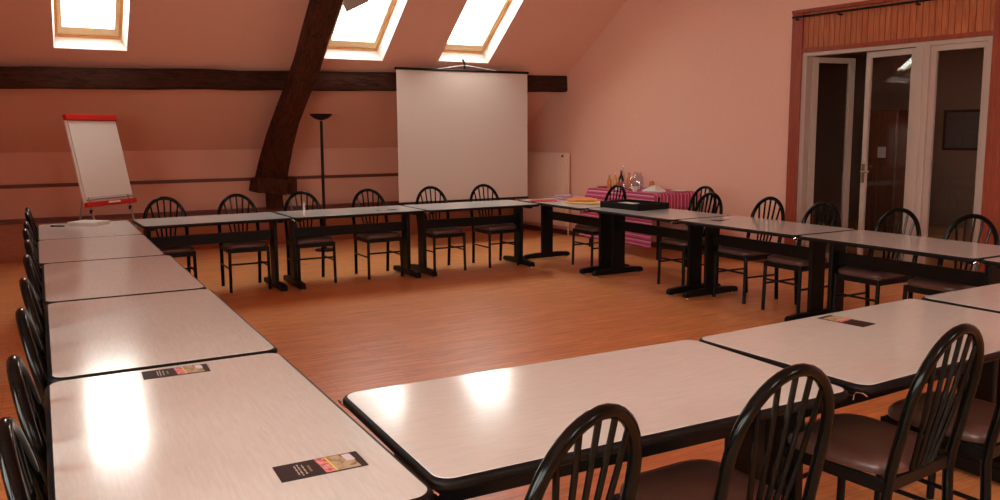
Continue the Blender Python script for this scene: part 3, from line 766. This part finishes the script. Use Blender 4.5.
cl = obj('tablecloth', bm, 'cloth', None, True)
so = cl.modifiers.new('thickness', 'SOLIDIFY'); so.thickness = .003; so.offset = 1
tag(cl, 'pink and magenta striped cloth draped over the side table', 'tablecloth')
BT = BZ+.006
def bottle(label, x, y, r, h, mat, capmat, labmat=None, group='bottles on the buffet'):
    root = thing('bottle', label, 'bottle', (x, y, BT), 0, group)
    bm = B(); lathe(bm, [(0, 0), (r, 0), (r*1.02, .01), (r, h*.55), (r*.85, h*.66), (r*.4, h*.78), (r*.34, h*.93), (0, h*.93)], 20); obj('glass_body', bm, mat, root, True)
    bm = B(); lathe(bm, [(0, h*.93), (r*.42, h*.93), (r*.42, h), (0, h)], 14); obj('cap', bm, capmat, root, True)
    if labmat:
        bm = B(); lathe(bm, [(r*1.03, h*.15), (r*1.04, h*.16), (r*1.04, h*.42), (r*1.03, h*.43)], 20); obj('label', bm, labmat, root, True)
    return root
bottle('dark wine bottle with a red label on the striped cloth', 6.62, 8.54, .036, .25, 'wine', 'winered', 'winered')
bottle('orange juice bottle left of the dark wine bottle', 6.72, 8.80, .032, .20, 'amber2', 'whiteplastic')
bottle('amber bottle leftmost on the striped cloth', 6.58, 8.74, .03, .18, 'amber', 'gold')
bottle('reddish amber bottle right of the dark wine bottle', 6.80, 8.60, .036, .21, 'amber', 'winered')
bottle('slim clear bottle behind the wine bottle, tallest of the group', 6.90, 8.86, .028, .30, 'clearglass', 'whiteplastic')
jg = thing('glass_jug', 'round clear glass jug in the middle of the buffet', 'jug', (6.75, 8.36, BT))
bm = B(); lathe(bm, [(0, .004), (.05, .004), (.075, .05), (.082, .11), (.070, .17), (.05, .20), (.056, .225), (.053, .225), (.047, .20), (.066, .168), (.077, .11), (.07, .055), (.046, .01), (0, .01)], 24); obj('jug_body', bm, 'clearglass', jg, True)
bm = B(); tube(bm, [(-.055, 0, .20), (-.10, 0, .19), (-.115, 0, .13), (-.08, 0, .08)], .007, 8); obj('handle', bm, 'clearglass', jg, True)
def tumbler(label, x, y, h=.10, r=.034, mat='clearglass'):
    bm = B(); lathe(bm, [(0, .002), (r*.8, .002), (r, h), (r*.94, h), (r*.75, .008), (0, .008)], 18)
    return oi('drinking_glass', label, 'glass', bm, mat, (x, y, BT), 0, True, group='glasses on the buffet')
tumbler('clear drinking glass left of the jug, nearest the front hem', 6.55, 8.40)
tumbler('clear drinking glass left of the jug, set back', 6.67, 8.65, .09)
tumbler('clear drinking glass in front of the jug', 6.56, 8.26, .085, .038)
tumbler('clear drinking glass right of the jug', 6.66, 8.22, .11)
jr = thing('jar', 'brown jar right of the glass jug', 'jar', (6.84, 8.19, BT))
bm = B(); lathe(bm, [(0, 0), (.032, 0), (.036, .01), (.036, .08), (.026, .10), (0, .10)], 18); obj('jar_body', bm, 'amber', jr, True)
bm = B(); lathe(bm, [(0, .10), (.028, .10), (.028, .118), (0, .118)], 18); obj('lid', bm, 'brass', jr, True)
bm = B(); box(bm, (0, 0, .012), (.14, .14, .02)); oi('napkin_box', 'flat red packet at the left end of the striped cloth', 'packet', bm, 'winered', (6.66, 8.95, BT-.001), 12, bevel=.004)
def cup(label, x, y):
    root = thing('cup', label, 'cup', (x, y, BT), random.uniform(0, 3), 'cups on the buffet')
    bm = B(); lathe(bm, [(0, 0), (.024, 0), (.036, .03), (.039, .062), (.036, .062), (.032, .03), (.02, .006), (0, .006)], 20); obj('bowl', bm, 'whiteplastic', root, True)
    bm = B(); tube(bm, [(.036, 0, .05), (.058, 0, .045), (.058, 0, .025), (.034, 0, .02)], .004, 6); obj('handle', bm, 'whiteplastic', root, True)
cup('white cup at the left of the cluster beside the glass jug', 6.53, 8.50); cup('white cup nearest the front hem, right of the jug', 6.52, 8.13)
bm = B(); n_ = 12       # crumpled napkin heap
random.seed(3)
lathe(bm, [(0, .001), (.14, .001), (.15, .006), (.12, .02), (.07, .05), (.03, .07), (0, .075)], 26)
for v in bm.verts: v.co += Vector((random.uniform(-.012, .012), random.uniform(-.012, .012), random.uniform(0, .012) if v.co.z > .003 else 0))
oi('napkin_heap', 'heap of white napkins near the right end of the striped cloth', 'napkins', bm, 'paper', (6.70, 7.97, BT), 0, True)
pl_ = thing('plate', 'white plate at the right end of the striped cloth', 'plate', (6.95, 7.80, BT))
bm = B(); lathe(bm, [(0, .004), (.06, .004), (.10, .016), (.102, .019), (.06, .010), (0, .009)], 28); obj('dish', bm, 'whiteplastic', pl_, True)

# ------------------------------------------------------------------ light: overcast daylight through the skylights and the added windows
w = bpy.data.worlds.new('sky'); scene.world = w; w.use_nodes = True
w.node_tree.nodes['Background'].inputs[0].default_value = (.97, 1.0, .935, 1)
w.node_tree.nodes['Background'].inputs[1].default_value = 17.0
scene.view_settings.view_transform = 'Standard'; scene.view_settings.look = 'None'
scene.view_settings.gamma = 1; scene.view_settings.use_curve_mapping = False
scene.view_settings.exposure = 0.0
c = scene.cycles
c.use_denoising = True; c.max_bounces = 10; c.diffuse_bounces = 6; c.glossy_bounces = 5; c.transparent_max_bounces = 12; c.transmission_bounces = 6
c.sample_clamp_indirect = 8
